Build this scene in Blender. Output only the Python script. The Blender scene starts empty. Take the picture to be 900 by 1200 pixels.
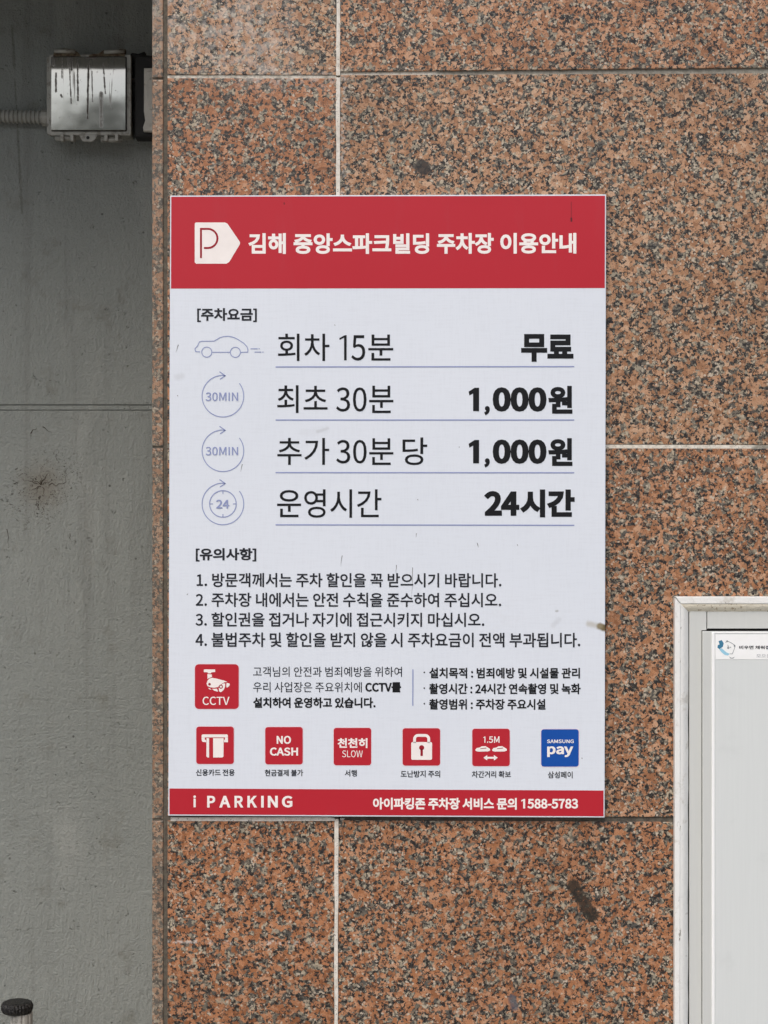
import bpy, bmesh, math, random, os
from mathutils import Vector
random.seed(7)
R = math.radians
C = bpy.context.scene.collection
SC = bpy.context.scene

# ------------------------------------------------------------------ camera, sky, sun, exposure
S = 0.001165            # metres per photo pixel on the granite face (y = 0)
D = 2.4                 # camera distance from the granite face
H = 1.55                # camera height above the pavement
cam = bpy.data.cameras.new('camera')
cam.sensor_fit = 'VERTICAL'; cam.sensor_height = 24.0
cam.lens = 24.0 * D / (1200 * S)
cam.clip_start = 0.05; cam.clip_end = 3000
co = bpy.data.objects.new('camera', cam); C.objects.link(co)
co.location = (0, -D, H); co.rotation_euler = (R(90), 0, 0)
SC.camera = co

SUN_EL, SUN_AZ = 48, -24        # azimuth measured from straight behind the camera, negative = from the left
world = bpy.data.worlds.new("World"); SC.world = world; world.use_nodes = True
wn = world.node_tree.nodes; wl = world.node_tree.links
sky = wn.new('ShaderNodeTexSky'); sky.sky_type = 'NISHITA'; sky.sun_disc = False
sky.sun_elevation = R(SUN_EL); sky.sun_rotation = R(180 - SUN_AZ)
sky.air_density = 1.0; sky.dust_density = 3.2; sky.ozone_density = 0.6
wl.new(sky.outputs[0], wn['Background'].inputs[0]); wn['Background'].inputs[1].default_value = 0.14
sun = bpy.data.lights.new('sun', 'SUN'); sun.energy = 1.1; sun.angle = R(38); sun.color = (1.0, 0.97, 0.94)
so = bpy.data.objects.new('sun', sun); C.objects.link(so)
dv = Vector((math.sin(R(SUN_AZ)) * math.cos(R(SUN_EL)), -math.cos(R(SUN_AZ)) * math.cos(R(SUN_EL)), math.sin(R(SUN_EL))))
so.rotation_euler = dv.to_track_quat('Z', 'Y').to_euler(); so.location = (-2, -4, 5)
SC.view_settings.view_transform = 'Standard'; SC.view_settings.look = 'None'
SC.view_settings.exposure = 0.17; SC.view_settings.gamma = 1.0; SC.view_settings.use_curve_mapping = False

# ------------------------------------------------------------------ helpers
def P(px, py, y=0.0):
    """photo pixel -> point at depth y"""
    k = S * (D + y) / D
    return Vector(((px - 450) * k, y, H + (600 - py) * k))

def col(c):
    """sRGB 0-255 triple -> linear rgba"""
    out = []
    for v in c:
        v /= 255.0
        out.append(v / 12.92 if v <= .04045 else ((v + .055) / 1.055) ** 2.4)
    return (*out, 1.0)

class N:
    """small node-tree writer"""
    def __init__(s, name):
        s.m = bpy.data.materials.new(name); s.m.use_nodes = True
        s.t = s.m.node_tree; s.b = s.t.nodes['Principled BSDF']
        s.geo = s.t.nodes.new('ShaderNodeNewGeometry')
        s.pos = s.geo.outputs['Position']
    def put(s, sock, v):
        if v is None: return
        if hasattr(v, 'is_output'): s.t.links.new(v, sock)
        else: sock.default_value = v
    def math(s, op, a, b=None, c=None, clamp=False):
        n = s.t.nodes.new('ShaderNodeMath'); n.operation = op; n.use_clamp = clamp
        s.put(n.inputs[0], a); s.put(n.inputs[1], b); s.put(n.inputs[2], c)
        return n.outputs[0]
    def vec(s, op, a, b=None, scale=None):
        n = s.t.nodes.new('ShaderNodeVectorMath'); n.operation = op
        s.put(n.inputs[0], a); s.put(n.inputs[1], b)
        if scale is not None: s.put(n.inputs['Scale'], scale)
        return n.outputs['Value'] if op in ('LENGTH', 'DISTANCE', 'DOT_PRODUCT') else n.outputs[0]
    def noise(s, vec, scale, detail=3, rough=.55, color=False, dist=0):
        n = s.t.nodes.new('ShaderNodeTexNoise'); s.put(n.inputs['Vector'], vec)
        n.inputs['Scale'].default_value = scale; n.inputs['Detail'].default_value = detail
        n.inputs['Roughness'].default_value = rough; n.inputs['Distortion'].default_value = dist
        return n.outputs['Color'] if color else n.outputs['Fac']
    def voro(s, vec, scale, feature='F1', out='Color', rnd=1.0):
        n = s.t.nodes.new('ShaderNodeTexVoronoi'); n.feature = feature
        s.put(n.inputs['Vector'], vec); n.inputs['Scale'].default_value = scale
        n.inputs['Randomness'].default_value = rnd
        return n.outputs[out]
    def sep(s, v):
        n = s.t.nodes.new('ShaderNodeSeparateXYZ'); s.put(n.inputs[0], v); return n.outputs
    def comb(s, x, y, z):
        n = s.t.nodes.new('ShaderNodeCombineXYZ'); s.put(n.inputs[0], x); s.put(n.inputs[1], y); s.put(n.inputs[2], z); return n.outputs[0]
    def ramp(s, v, stops, const=False):
        n = s.t.nodes.new('ShaderNodeValToRGB'); s.put(n.inputs[0], v)
        r = n.color_ramp; r.interpolation = 'CONSTANT' if const else 'LINEAR'
        while len(r.elements) < len(stops): r.elements.new(.5)
        for e, (p, c) in zip(r.elements, stops):
            e.position = p; e.color = c if len(c) == 4 else (*c, 1)
        return n.outputs[0]
    def step(s, v, a, b):
        n = s.t.nodes.new('ShaderNodeMapRange'); n.interpolation_type = 'SMOOTHSTEP'
        s.put(n.inputs[0], v); n.inputs[1].default_value = a; n.inputs[2].default_value = b
        n.inputs[3].default_value = 0; n.inputs[4].default_value = 1
        return n.outputs[0]
    def mix(s, f, a, b, mode='MIX'):
        n = s.t.nodes.new('ShaderNodeMix'); n.data_type = 'RGBA'; n.blend_type = mode
        s.put(n.inputs[0], f); s.put(n.inputs[6], a); s.put(n.inputs[7], b)
        return n.outputs[2]
    def attr(s, name):
        n = s.t.nodes.new('ShaderNodeAttribute'); n.attribute_type = 'OBJECT'; n.attribute_name = name
        return n.outputs['Fac']
    def bump(s, h, strength, dist, prev=None):
        n = s.t.nodes.new('ShaderNodeBump'); s.put(n.inputs['Height'], h)
        n.inputs['Strength'].default_value = strength; n.inputs['Distance'].default_value = dist
        if prev is not None: s.t.links.new(prev, n.inputs['Normal'])
        return n.outputs[0]
    def capsule(s, a, b, r, soft, wob=0.0, wscale=300):
        """mask of a stain along segment a-b (points), radius r, ragged edge"""
        a = Vector((a[0], 0, a[2])); b = Vector((b[0], 0, b[2])); ab = b - a; L2 = max(ab.length_squared, 1e-12)
        pa = s.vec('SUBTRACT', s.vec('MULTIPLY', s.pos, (1, 0, 1)), tuple(a))
        t = s.math('DIVIDE', s.vec('DOT_PRODUCT', pa, tuple(ab)), L2, clamp=True)
        d = s.vec('LENGTH', s.vec('SUBTRACT', pa, s.vec('SCALE', tuple(ab), scale=t)))
        if wob:
            d = s.math('ADD', d, s.math('MULTIPLY', s.math('SUBTRACT', s.noise(s.pos, wscale, 4, .7), .5), wob))
        n = s.step(d, r - soft, r + soft)
        return s.math('SUBTRACT', 1.0, n)
    def fin(s, color=None, rough=None, metal=None, normal=None, spec=None, coat=None):
        s.put(s.b.inputs['Base Color'], color); s.put(s.b.inputs['Roughness'], rough)
        s.put(s.b.inputs['Metallic'], metal); s.put(s.b.inputs['Specular IOR Level'], spec)
        s.put(s.b.inputs['Coat Weight'], coat)
        if normal is not None: s.t.links.new(normal, s.b.inputs['Normal'])
        return s.m

def link_mesh(name, bm, mat, parent=None, smooth=False):
    me = bpy.data.meshes.new(name); bm.normal_update(); bm.to_mesh(me); bm.free()
    if mat: me.materials.append(mat)
    if smooth:
        for p in me.polygons: p.use_smooth = True
    o = bpy.data.objects.new(name, me); C.objects.link(o)
    if parent is not None: o.parent = parent; o.matrix_parent_inverse = parent.matrix_world.inverted()
    return o

def thing(name, label, cat, loc=(0, 0, 0), group=None):
    o = bpy.data.objects.new(name, None); C.objects.link(o); o.location = loc
    o.empty_display_size = .05
    o['label'] = label; o['category'] = cat
    if group: o['group'] = group
    bpy.context.view_layer.update()
    return o

def bm_prism(bm, pts, y0, y1, bev=0.0, seg=1):
    """outline in (x, z) extruded from y0 (front, towards the camera) to y1 (back)"""
    f = [bm.verts.new((p[0], y0, p[1])) for p in pts]
    b = [bm.verts.new((p[0], y1, p[1])) for p in pts]
    n = len(pts)
    ff = bm.faces.new(f); bk = bm.faces.new(b[::-1])
    fs = [ff, bk]
    for i in range(n):
        fs.append(bm.faces.new((f[i], b[i], b[(i + 1) % n], f[(i + 1) % n])))
    bmesh.ops.recalc_face_normals(bm, faces=fs)
    if bev:
        es = [e for e in ff.edges]
        es += [e for v in f for e in v.link_edges if e not in es and all(abs(w.co.y - y0) > 1e-9 or w is v for w in e.verts)] if 0 else []
        bmesh.ops.bevel(bm, geom=es, offset=bev, segments=seg, profile=.5, affect='EDGES')

def prism(name, pix, y0, y1, mat, parent=None, bev=0.0, seg=1, smooth=False):
    bm = bmesh.new()
    bm_prism(bm, [(P(a, b, y0).x, P(a, b, y0).z) for a, b in pix], y0, y1, bev, seg)
    return link_mesh(name, bm, mat, parent, smooth)

def rect(x0, y0, x1, y1): return [(x0, y0), (x1, y0), (x1, y1), (x0, y1)]

def rrect(x0, y0, x1, y1, r, n=6):
    out = []
    for cx, cy, a0 in ((x1 - r, y0 + r, -90), (x1 - r, y1 - r, 0), (x0 + r, y1 - r, 90), (x0 + r, y0 + r, 180)):
        for i in range(n + 1):
            a = R(a0 + 90 * i / n); out.append((cx + r * math.cos(a), cy + r * math.sin(a)))
    return out

def circ(cx, cy, r, n=32, a0=0, a1=360, ry=None):
    m = n + 1 if abs(a1 - a0) < 360 else n
    return [(cx + r * math.cos(R(a0 + (a1 - a0) * i / n)), cy + (ry or r) * math.sin(R(a0 + (a1 - a0) * i / n))) for i in range(m)]

def bm_fill(bm, pix, y):
    vs = [bm.verts.new(P(a, b, y)) for a, b in pix]
    f = bm.faces.new(vs); f.normal_update()
    bmesh.ops.triangulate(bm, faces=[f], ngon_method='EAR_CLIP')

def bm_stroke(bm, pix, w, y, closed=False):
    pts = [Vector(p) for p in pix]; n = len(pts)
    L, Rr = [], []
    for i in range(n):
        a = pts[i - 1] if (i > 0 or closed) else None
        b = pts[(i + 1) % n] if (i < n - 1 or closed) else None
        d1 = (pts[i] - a).normalized() if a is not None else None
        d2 = (b - pts[i]).normalized() if b is not None else None
        if d1 is None: d1 = d2
        if d2 is None: d2 = d1
        t = (d1 + d2); t = t.normalized() if t.length > 1e-6 else d1
        nn = Vector((-t.y, t.x)); k = max(.5, nn.dot(Vector((-d1.y, d1.x))))
        L.append(bm.verts.new(P(*(pts[i] + nn * w / 2 / k), y))); Rr.append(bm.verts.new(P(*(pts[i] - nn * w / 2 / k), y)))
    for i in range(n if closed else n - 1):
        j = (i + 1) % n
        bm.faces.new((L[i], L[j], Rr[j], Rr[i]))

def up_front(bm):
    """print sheets face the camera"""
    bm.normal_update()
    for f in bm.faces:
        if f.normal.y > 0: f.normal_flip()

def sheet(name, shapes, y, mat, parent):
    bm = bmesh.new()
    for s in shapes:
        if s[0] == 'fill': bm_fill(bm, s[1], y)
        else: bm_stroke(bm, s[1], s[2], y, s[3] if len(s) > 3 else False)
    up_front(bm)
    return link_mesh(name, bm, mat, parent)

# ---- lettering
FONT = None
try:
    _d = bpy.utils.system_resource('DATAFILES', path='fonts')
    for _f in sorted(os.listdir(_d)):
        if 'CJK' in _f: FONT = bpy.data.fonts.load(os.path.join(_d, _f)); break
except Exception:
    FONT = None
_tc = bpy.data.curves.new('t', 'FONT'); _to = bpy.data.objects.new('t', _tc)
if FONT: _tc.font = FONT
C.objects.link(_to)
def glyphs(body, bold, res):
    _tc.body = body; _tc.bevel_depth = bold; _tc.bevel_resolution = 0; _tc.resolution_u = res
    _tc.fill_mode = 'FRONT' if bold else 'BOTH'
    bpy.context.view_layer.update()
    dg = bpy.context.evaluated_depsgraph_get()
    me = bpy.data.meshes.new_from_object(_to.evaluated_get(dg))
    return me
def ext(me):
    xs = [v.co.x for v in me.vertices]; ys = [v.co.y for v in me.vertices]
    return min(xs), max(xs), min(ys), max(ys)
def text_bm(bm, body, x0, y0, x1, y1, y, bold=0.0, res=4, slope=0.0):
    """letters fitted to the photo box x0..x1, y0..y1; bold = extra stroke width in photo pixels on each side"""
    me = glyphs(body, 0, res); a = ext(me)
    sc = (y1 - y0 - 2 * bold) / (a[3] - a[2])
    if bold:
        bpy.data.meshes.remove(me); me = glyphs(body, bold / sc, res); a = ext(me)
    sx = (x1 - x0) / (a[1] - a[0]); sy = (y1 - y0) / (a[3] - a[2])
    mz = max(abs(v.co.z) for v in me.vertices) or 1
    vs = []
    for v in me.vertices:
        px = x0 + (v.co.x - a[0]) * sx; py = y1 - (v.co.y - a[2]) * sy + slope * (px - x0)
        vs.append(bm.verts.new(P(px, py, y - .00005 * v.co.z / mz)))
    for p in me.polygons:
        if len(set(p.vertices)) < 3: continue
        try: bm.faces.new([vs[i] for i in p.vertices])
        except ValueError: pass
    bpy.data.meshes.remove(me)
def text(name, items, y, mat, parent):
    bm = bmesh.new()
    for it in items:
        body, x0, y0, x1, y1 = it[:5]
        if body == '1':          # a plain one: a stem with a flag, no foot
            w = it[5]; hgt = y1 - y0; t = w * .82
            bm_fill(bm, [(x1 - w, y1), (x1 - w, y0 + t * 1.15), (x0 + t * .15, y0 + t * 1.15 + hgt * .09), (x0, y0 + hgt * .09 + t * .35), (x1 - w * .75, y0), (x1, y0), (x1, y1)], y)
            continue
        text_bm(bm, body, x0, y0, x1, y1, y, *(it[5:]))
    up_front(bm)
    return link_mesh(name, bm, mat, parent)

def tube(bm, pts, rad, n=12, cap=True):
    rings = []
    for i, p in enumerate(pts):
        d = (Vector(pts[min(i + 1, len(pts) - 1)]) - Vector(pts[max(i - 1, 0)])).normalized()
        u = d.cross(Vector((0, 0, 1)) if abs(d.z) < .9 else Vector((1, 0, 0))).normalized(); v = d.cross(u)
        r = rad[i] if isinstance(rad, (list, tuple)) else rad
        rings.append([bm.verts.new(Vector(p) + (u * math.cos(2 * math.pi * k / n) + v * math.sin(2 * math.pi * k / n)) * r) for k in range(n)])
    for a, b in zip(rings, rings[1:]):
        for k in range(n): bm.faces.new((a[k], a[(k + 1) % n], b[(k + 1) % n], b[k]))
    if cap: bm.faces.new(rings[0][::-1]); bm.faces.new(rings[-1])
    bmesh.ops.recalc_face_normals(bm, faces=bm.faces[:])

def bm_box(bm, x0, x1, y0, y1, z0, z1):
    v = [bm.verts.new((x, y, z)) for x in (x0, x1) for y in (y0, y1) for z in (z0, z1)]
    fs = [bm.faces.new([v[i] for i in q]) for q in ((0, 1, 3, 2), (4, 6, 7, 5), (0, 4, 5, 1), (2, 3, 7, 6), (0, 2, 6, 4), (1, 5, 7, 3))]
    bmesh.ops.recalc_face_normals(bm, faces=fs)

# ------------------------------------------------------------------ materials
def granite(name, base=0):
    n = N(name)
    tone = n.attr('tone'); sh = n.attr('shift')
    p = n.vec('ADD', n.pos, n.comb(n.math('MULTIPLY', sh, 1.37), n.math('MULTIPLY', sh, .71), n.math('MULTIPLY', sh, 2.13)))
    def warp(v, sc, amt, det=3):
        c = n.noise(v, sc, det, .6, color=True)
        return n.vec('ADD', v, n.vec('SCALE', n.vec('SUBTRACT', c, (.5, .5, .5)), scale=amt))
    w1 = warp(p, 150, .012)
    w2 = warp(p, 330, .006, 4)
    # large feldspar crystals against grey quartz
    cell = n.sep(n.voro(w1, 155))
    pick = n.math('ADD', cell[0], n.math('MULTIPLY', n.math('SUBTRACT', n.noise(p, 60, 3), .5), 1.1))
    feld = n.ramp(cell[1], [(0, col((172, 114, 74))), (.3, col((188, 130, 90))), (.6, col((152, 98, 62))), (.85, col((200, 150, 114)))], True)
    pale = n.ramp(cell[1], [(0, col((178, 142, 108))), (.35, col((192, 158, 126))), (.6, col((164, 126, 94))), (.85, col((204, 176, 146)))], True)
    feld = n.mix(tone, pale, feld)
    c2 = n.sep(n.voro(w2, 250))
    quartz = n.ramp(c2[0], [(0, col((116, 108, 94))), (.3, col((156, 146, 126))), (.55, col((88, 85, 78))), (.8, col((182, 168, 144)))], True)
    grain = n.noise(p, 620, 4, .7)
    feld = n.mix(n.math('MULTIPLY', n.step(grain, .40, .66), .5), feld, n.mix(1, feld, col((176, 160, 150)), 'MULTIPLY'))
    feld = n.mix(n.math('MULTIPLY', n.step(n.noise(p, 210, 3, .6), .50, .68), .45), feld, col((200, 162, 132)))
    qm = n.step(pick, .64, .70)
    base_c = n.mix(qm, feld, quartz)
    # dark mica flecks: mostly between the crystals, in thin broken veins
    w3 = warp(p, 420, .008, 4)
    c3 = n.sep(n.voro(w3, 330))
    edge = n.voro(w1, 155, 'DISTANCE_TO_EDGE', 'Distance')
    near = n.math('SUBTRACT', 1.0, n.step(edge, .02, .20))
    v = n.math('ADD', c3[0], n.math('ADD', n.math('MULTIPLY', near, .30), n.math('MULTIPLY', n.math('SUBTRACT', n.noise(p, 100, 3), .5), .8)))
    v = n.math('ADD', v, n.math('MULTIPLY', qm, .13))
    dark = n.step(v, .83, .88)
    darkc = n.ramp(c3[1], [(0, col((32, 30, 29))), (.5, col((50, 47, 44))), (.8, col((80, 74, 67)))], True)
    c = n.mix(dark, base_c, darkc)
    c4 = n.sep(n.voro(warp(p, 500, .003), 420))
    c = n.mix(n.step(n.math('ADD', c4[0], n.math('MULTIPLY', n.noise(p, 60, 2), .3)), 1.10, 1.14), c, col((196, 182, 162)))
    # slow variation and grime
    c = n.mix(n.math('MULTIPLY', n.step(n.noise(p, 6, 4), .42, .75), .28), c, n.mix(1, c, col((168, 160, 148)), 'MULTIPLY'))
    # marks that the face carries
    m = n.capsule(P(672, 1038), P(694, 1073), .0088, .0022, .011, 220)
    m = n.math('MULTIPLY', m, n.step(n.noise(p, 420, 3), .26, .38))
    c = n.mix(n.math('MULTIPLY', m, .9), c, n.mix(n.noise(p, 260, 3), col((22, 20, 17)), col((58, 52, 42))))
    m = n.capsule(P(494, 195), P(497, 197), .0098, .0025, .006, 200)
    c = n.mix(n.math('MULTIPLY', m, .92), c, col((44, 42, 40)))
    m = n.capsule(P(600, 1170), P(603, 1180), .0055, .002, .005, 200)
    c = n.mix(n.math('MULTIPLY', m, .8), c, col((84, 84, 92)))
    m = n.capsule(P(196, 1103), P(394, 1106), .0025, .0015, .008, 120)
    m = n.math('MULTIPLY', m, n.step(n.noise(p, 70, 4, .7), .50, .62))
    c = n.mix(n.math('MULTIPLY', m, .7), c, col((214, 206, 196)))
    m = n.capsule(P(200, 20), P(300, 50), .055, .03, .07, 14)
    m = n.math('MULTIPLY', m, n.step(n.noise(p, 90, 4, .7), .40, .62))
    c = n.mix(n.math('MULTIPLY', m, .38), c, col((206, 198, 188)))
    m = n.capsule(P(290, 90), P(392, 92), .012, .010, .02, 60)
    m = n.math('MULTIPLY', m, n.step(n.noise(p, 130, 4, .7), .45, .65))
    c = n.mix(n.math('MULTIPLY', m, .45), c, col((210, 200, 190)))
    m = n.capsule(P(401, 84), P(401, 230), .007, .006, .012, 90)
    m = n.math('MULTIPLY', m, n.step(n.noise(p, 200, 4, .7), .48, .62))
    c = n.mix(n.math('MULTIPLY', m, .55), c, col((206, 196, 184)))
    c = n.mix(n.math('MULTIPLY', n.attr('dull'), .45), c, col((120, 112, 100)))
    rg = n.math('ADD', .30, n.math('MULTIPLY', n.noise(p, 25, 4), .2))
    nb = n.bump(n.noise(p, 500, 2), .10, .0005)
    return n.fin(c, rg, 0, nb, .45)

def mortar(name, a, b):
    n = N(name)
    f = n.step(n.noise(n.pos, 120, 5, .7), .35, .7)
    c = n.mix(f, col(a), col(b))
    c = n.mix(n.step(n.noise(n.pos, 420, 3, .6), .62, .7), c, col((110, 102, 92)))
    return n.fin(c, .85, 0, n.bump(n.noise(n.pos, 350, 4), .7, .0012))

def cement():
    n = N('grey_painted_cement')
    p = n.pos
    ps = n.vec('MULTIPLY', n.vec('ADD', p, n.vec('SCALE', n.noise(p, 5, 2, .5, color=True), scale=.09)), (1, 1, .16))
    strokes = n.noise(ps, 95, 4, .6)
    psh = n.vec('MULTIPLY', n.vec('ADD', p, n.vec('SCALE', n.noise(p, 3, 2, .5, color=True), scale=.12)), (.14, 1, 1))
    strokes2 = n.noise(psh, 110, 3, .6)
    which = n.step(n.noise(p, 3.2, 2), .44, .58)
    st = n.math('ADD', n.math('MULTIPLY', strokes, which), n.math('MULTIPLY', n.math('MULTIPLY', strokes2, .55), n.math('SUBTRACT', 1, which)))
    fine = n.noise(p, 260, 5, .7)
    pv = n.vec('ADD', p, n.vec('SCALE', n.noise(p, 90, 3, .6, color=True), scale=.03))
    pits = n.math('MULTIPLY', n.step(n.voro(pv, 80, 'F1', 'Distance'), .24, .06), n.step(n.noise(p, 34, 3), .52, .62))
    dim = n.noise(n.vec('MULTIPLY', p, (1, 1, .45)), 150, 3, .55)
    big = n.noise(p, 3, 4, .6)
    c = n.mix(big, col((134, 139, 134)), col((154, 158, 152)))
    c = n.mix(n.step(n.noise(p, 16, 5, .65), .55, .75), c, col((128, 130, 122)))
    c = n.mix(n.math('MULTIPLY', n.step(fine, .52, .72), .28), c, col((112, 113, 106)))
    c = n.mix(n.math('MULTIPLY', pits, .65), c, col((64, 64, 58)))
    sp = n.math('MULTIPLY', n.step(n.voro(p, 26, 'F1', 'Distance'), .075, .035), n.step(n.noise(p, 11, 2), .50, .56))
    c = n.mix(n.math('MULTIPLY', sp, .8), c, col((58, 58, 54)))
    pale_patch = n.step(n.noise(n.vec('MULTIPLY', p, (1, 1, .3)), 9, 4, .6), .55, .72)  # paler upright patches, scattered at random
    c = n.mix(n.math('MULTIPLY', pale_patch, .3), c, col((176, 178, 171)))
    # brown bloom round the rusted star crack, with dark flecks in it
    Y = CEM
    m = n.capsule(P(49, 568, Y), P(50, 572, Y), .030, .030, .03, 40)
    c = n.mix(n.math('MULTIPLY', m, .5), c, col((116, 104, 84)))
    fl = n.step(n.noise(p, 190, 3, .6, dist=1.5), .58, .64)
    m2 = n.capsule(P(40, 585, Y), P(62, 560, Y), .050, .030, .05, 30)
    c = n.mix(n.math('MULTIPLY', n.math('MULTIPLY', m2, fl), .95), c, col((58, 53, 44)))
    m3 = n.capsule(P(14, 30, Y), P(26, 250, Y), .0018, .0014, .012, 30)
    c = n.mix(n.math('MULTIPLY', m3, .5), c, col((90, 88, 80)))
    # water streaks
    ws = n.noise(n.vec('MULTIPLY', p, (1, 1, .05)), 34, 4, .6)
    c = n.mix(n.math('MULTIPLY', n.step(ws, .52, .72), .24), c, col((104, 105, 99)))
    h = n.math('ADD', n.math('ADD', st, n.math('MULTIPLY', dim, .8)), n.math('ADD', n.math('MULTIPLY', fine, .95), n.math('MULTIPLY', pits, -.7)))
    nb = n.bump(h, .75, .0055)
    return n.fin(c, .62, 0, nb, .35)

def painted(name, c0, rough=.5, var=.06, metal=0, spec=.5, dirt=None, bump=.15, scale=40):
    n = N(name)
    c = n.mix(n.noise(n.pos, scale, 4, .6), col(tuple(max(0, v * (1 - var)) for v in c0)), col(tuple(min(255, v * (1 + var)) for v in c0)))
    if dirt:
        c = n.mix(n.math('MULTIPLY', n.step(n.noise(n.pos, dirt[1], 5, .7), dirt[2], dirt[2] + .16), dirt[3]), c, col(dirt[0]))
    return n.fin(c, rough, metal, n.bump(n.noise(n.pos, 300, 3), bump, .0008), spec)

CEM = 0.70
M = {}
M['granite'] = granite('red_granite')
M['cement'] = cement()
M['white_mortar'] = mortar('white_mortar', (232, 226, 214), (206, 198, 184))
M['worn_mortar'] = mortar('worn_mortar', (214, 208, 194), (150, 142, 128))
M['grey_sealant'] = mortar('grey_sealant', (150, 146, 134), (124, 120, 108))
M['dark_sealant'] = mortar('dark_sealant', (104, 98, 86), (74, 68, 60))
def fading(name, xp):
    n = N(name)
    t = n.math('ADD', n.sep(n.pos)[0], n.math('MULTIPLY', n.math('SUBTRACT', n.noise(n.pos, 45, 4, .7), .5), .10))
    x0 = P(xp, 0).x
    t = n.step(t, x0 - .012, x0 + .016)
    f = n.step(n.noise(n.pos, 120, 5, .7), .35, .7)
    c = n.mix(t, n.mix(f, col((230, 224, 210)), col((196, 188, 172))), n.mix(f, col((158, 154, 142)), col((128, 124, 112))))
    c = n.mix(n.step(n.noise(n.pos, 420, 3, .6), .62, .7), c, col((110, 102, 92)))
    return n.fin(c, .8, 0, n.bump(n.noise(n.pos, 350, 4), .7, .0012))
M['fade_top'] = fading('mortar_fading_top', 512); M['fade_mid'] = fading('mortar_fading_middle', 884)
M['backing'] = painted('mortar_backing', (96, 90, 80), .9)
M['shade_slab'] = painted('shade_slab_concrete', (120, 120, 116), .8)
M['pave'] = painted('concrete_paving', (150, 147, 140), .85, .1, dirt=((110, 106, 98), 3, .5, .5), scale=4)

def sign_face():
    n = N('printed_white_board')
    c = n.mix(n.noise(n.pos, 5, 4), col((223, 229, 236)), col((229, 234, 240)))
    # faint weave of the printed film
    x = n.sep(n.pos)
    wv = n.math('ADD', n.noise(n.vec('MULTIPLY', n.pos, (1, 1, .08)), 420, 2), n.noise(n.vec('MULTIPLY', n.pos, (.08, 1, 1)), 420, 2))
    c = n.mix(n.math('MULTIPLY', n.step(wv, .9, 1.3), .16), c, col((206, 210, 216)))
    c = n.mix(n.math('MULTIPLY', n.step(n.noise(n.pos, 9, 6, .75), .60, .78), .18), c, col((196, 196, 192)))
    m = n.capsule(P(703, 734, -.009), P(709, 736, -.009), .0045, .002, .004, 200)
    c = n.mix(m, c, col((112, 98, 66)))
    m = n.capsule(P(690, 731, -.009), P(703, 734, -.009), .0035, .003, .004, 200)
    c = n.mix(n.math('MULTIPLY', m, .5), c, col((170, 160, 132)))
    for a, b, r, k in (((208, 442), (213, 441), .004, .14), ((372, 506), (384, 502), .002, .18), ((648, 733), (655, 726), .003, .14), ((652, 716), (653, 716), .0015, .5),
                       ((354, 507), (382, 505), .004, .06), ((676, 889), (683, 889), .0012, .0)):
        m = n.capsule(P(*a, -.009), P(*b, -.009), r, r * .8, .003, 240)
        c = n.mix(n.math('MULTIPLY', m, k), c, col((130, 126, 116)))
    return n.fin(c, .38, 0, n.bump(n.noise(n.pos, 12, 3), .1, .002), .5)
M['face'] = sign_face()
def red(name):
    n = N(name)
    c = n.mix(n.noise(n.pos, 5, 3), col((184, 26, 42)), col((190, 31, 47)))
    c = n.mix(n.math('MULTIPLY', n.step(n.noise(n.vec('MULTIPLY', n.pos, (1, 1, .15)), 30, 5, .7), .55, .75), .18), c, col((176, 60, 70)))
    m = n.capsule(P(669.5, 237, -.010), P(669.5, 256, -.010), .0007, .0005, .0006, 200)
    c = n.mix(n.math('MULTIPLY', m, .5), c, col((90, 20, 28)))
    m = n.capsule(P(669.5, 256, -.010), P(669.6, 259, -.010), .0013, .0006)
    c = n.mix(n.math('MULTIPLY', m, .85), c, col((60, 16, 22)))
    m = n.capsule(P(333, 238, -.010), P(333.2, 239, -.010), .0010, .0006)
    c = n.mix(n.math('MULTIPLY', m, .7), c, col((80, 16, 22)))
    return n.fin(c, .36, 0, n.bump(n.noise(n.pos, 12, 3), .1, .002), .5)
M['red'] = red('printed_red')
def flat(name, c, rough=.55, spec=.25):
    n = N(name); return n.fin(n.mix(n.noise(n.pos, 60, 3), col(c), col(tuple(min(255, v * 1.06 + 2) for v in c))), rough, 0, None, spec)
M['ink'] = flat('black_ink', (17, 18, 21))
M['ink_grey'] = flat('charcoal_ink', (34, 36, 42))
M['line'] = flat('blue_grey_ink', (140, 150, 188))
M['white_ink'] = flat('cream_white_ink', (240, 232, 226))
M['blue'] = flat('printed_blue', (14, 76, 160))
M['dark_red'] = flat('dark_red_ink', (150, 24, 40))

# ------------------------------------------------------------------ setting: ground, hills, shade slab
bm = bmesh.new()
bmesh.ops.create_grid(bm, x_segments=8, y_segments=8, size=1200)
o = link_mesh('pavement', bm, M['pave']); o['kind'] = 'structure'

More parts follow.
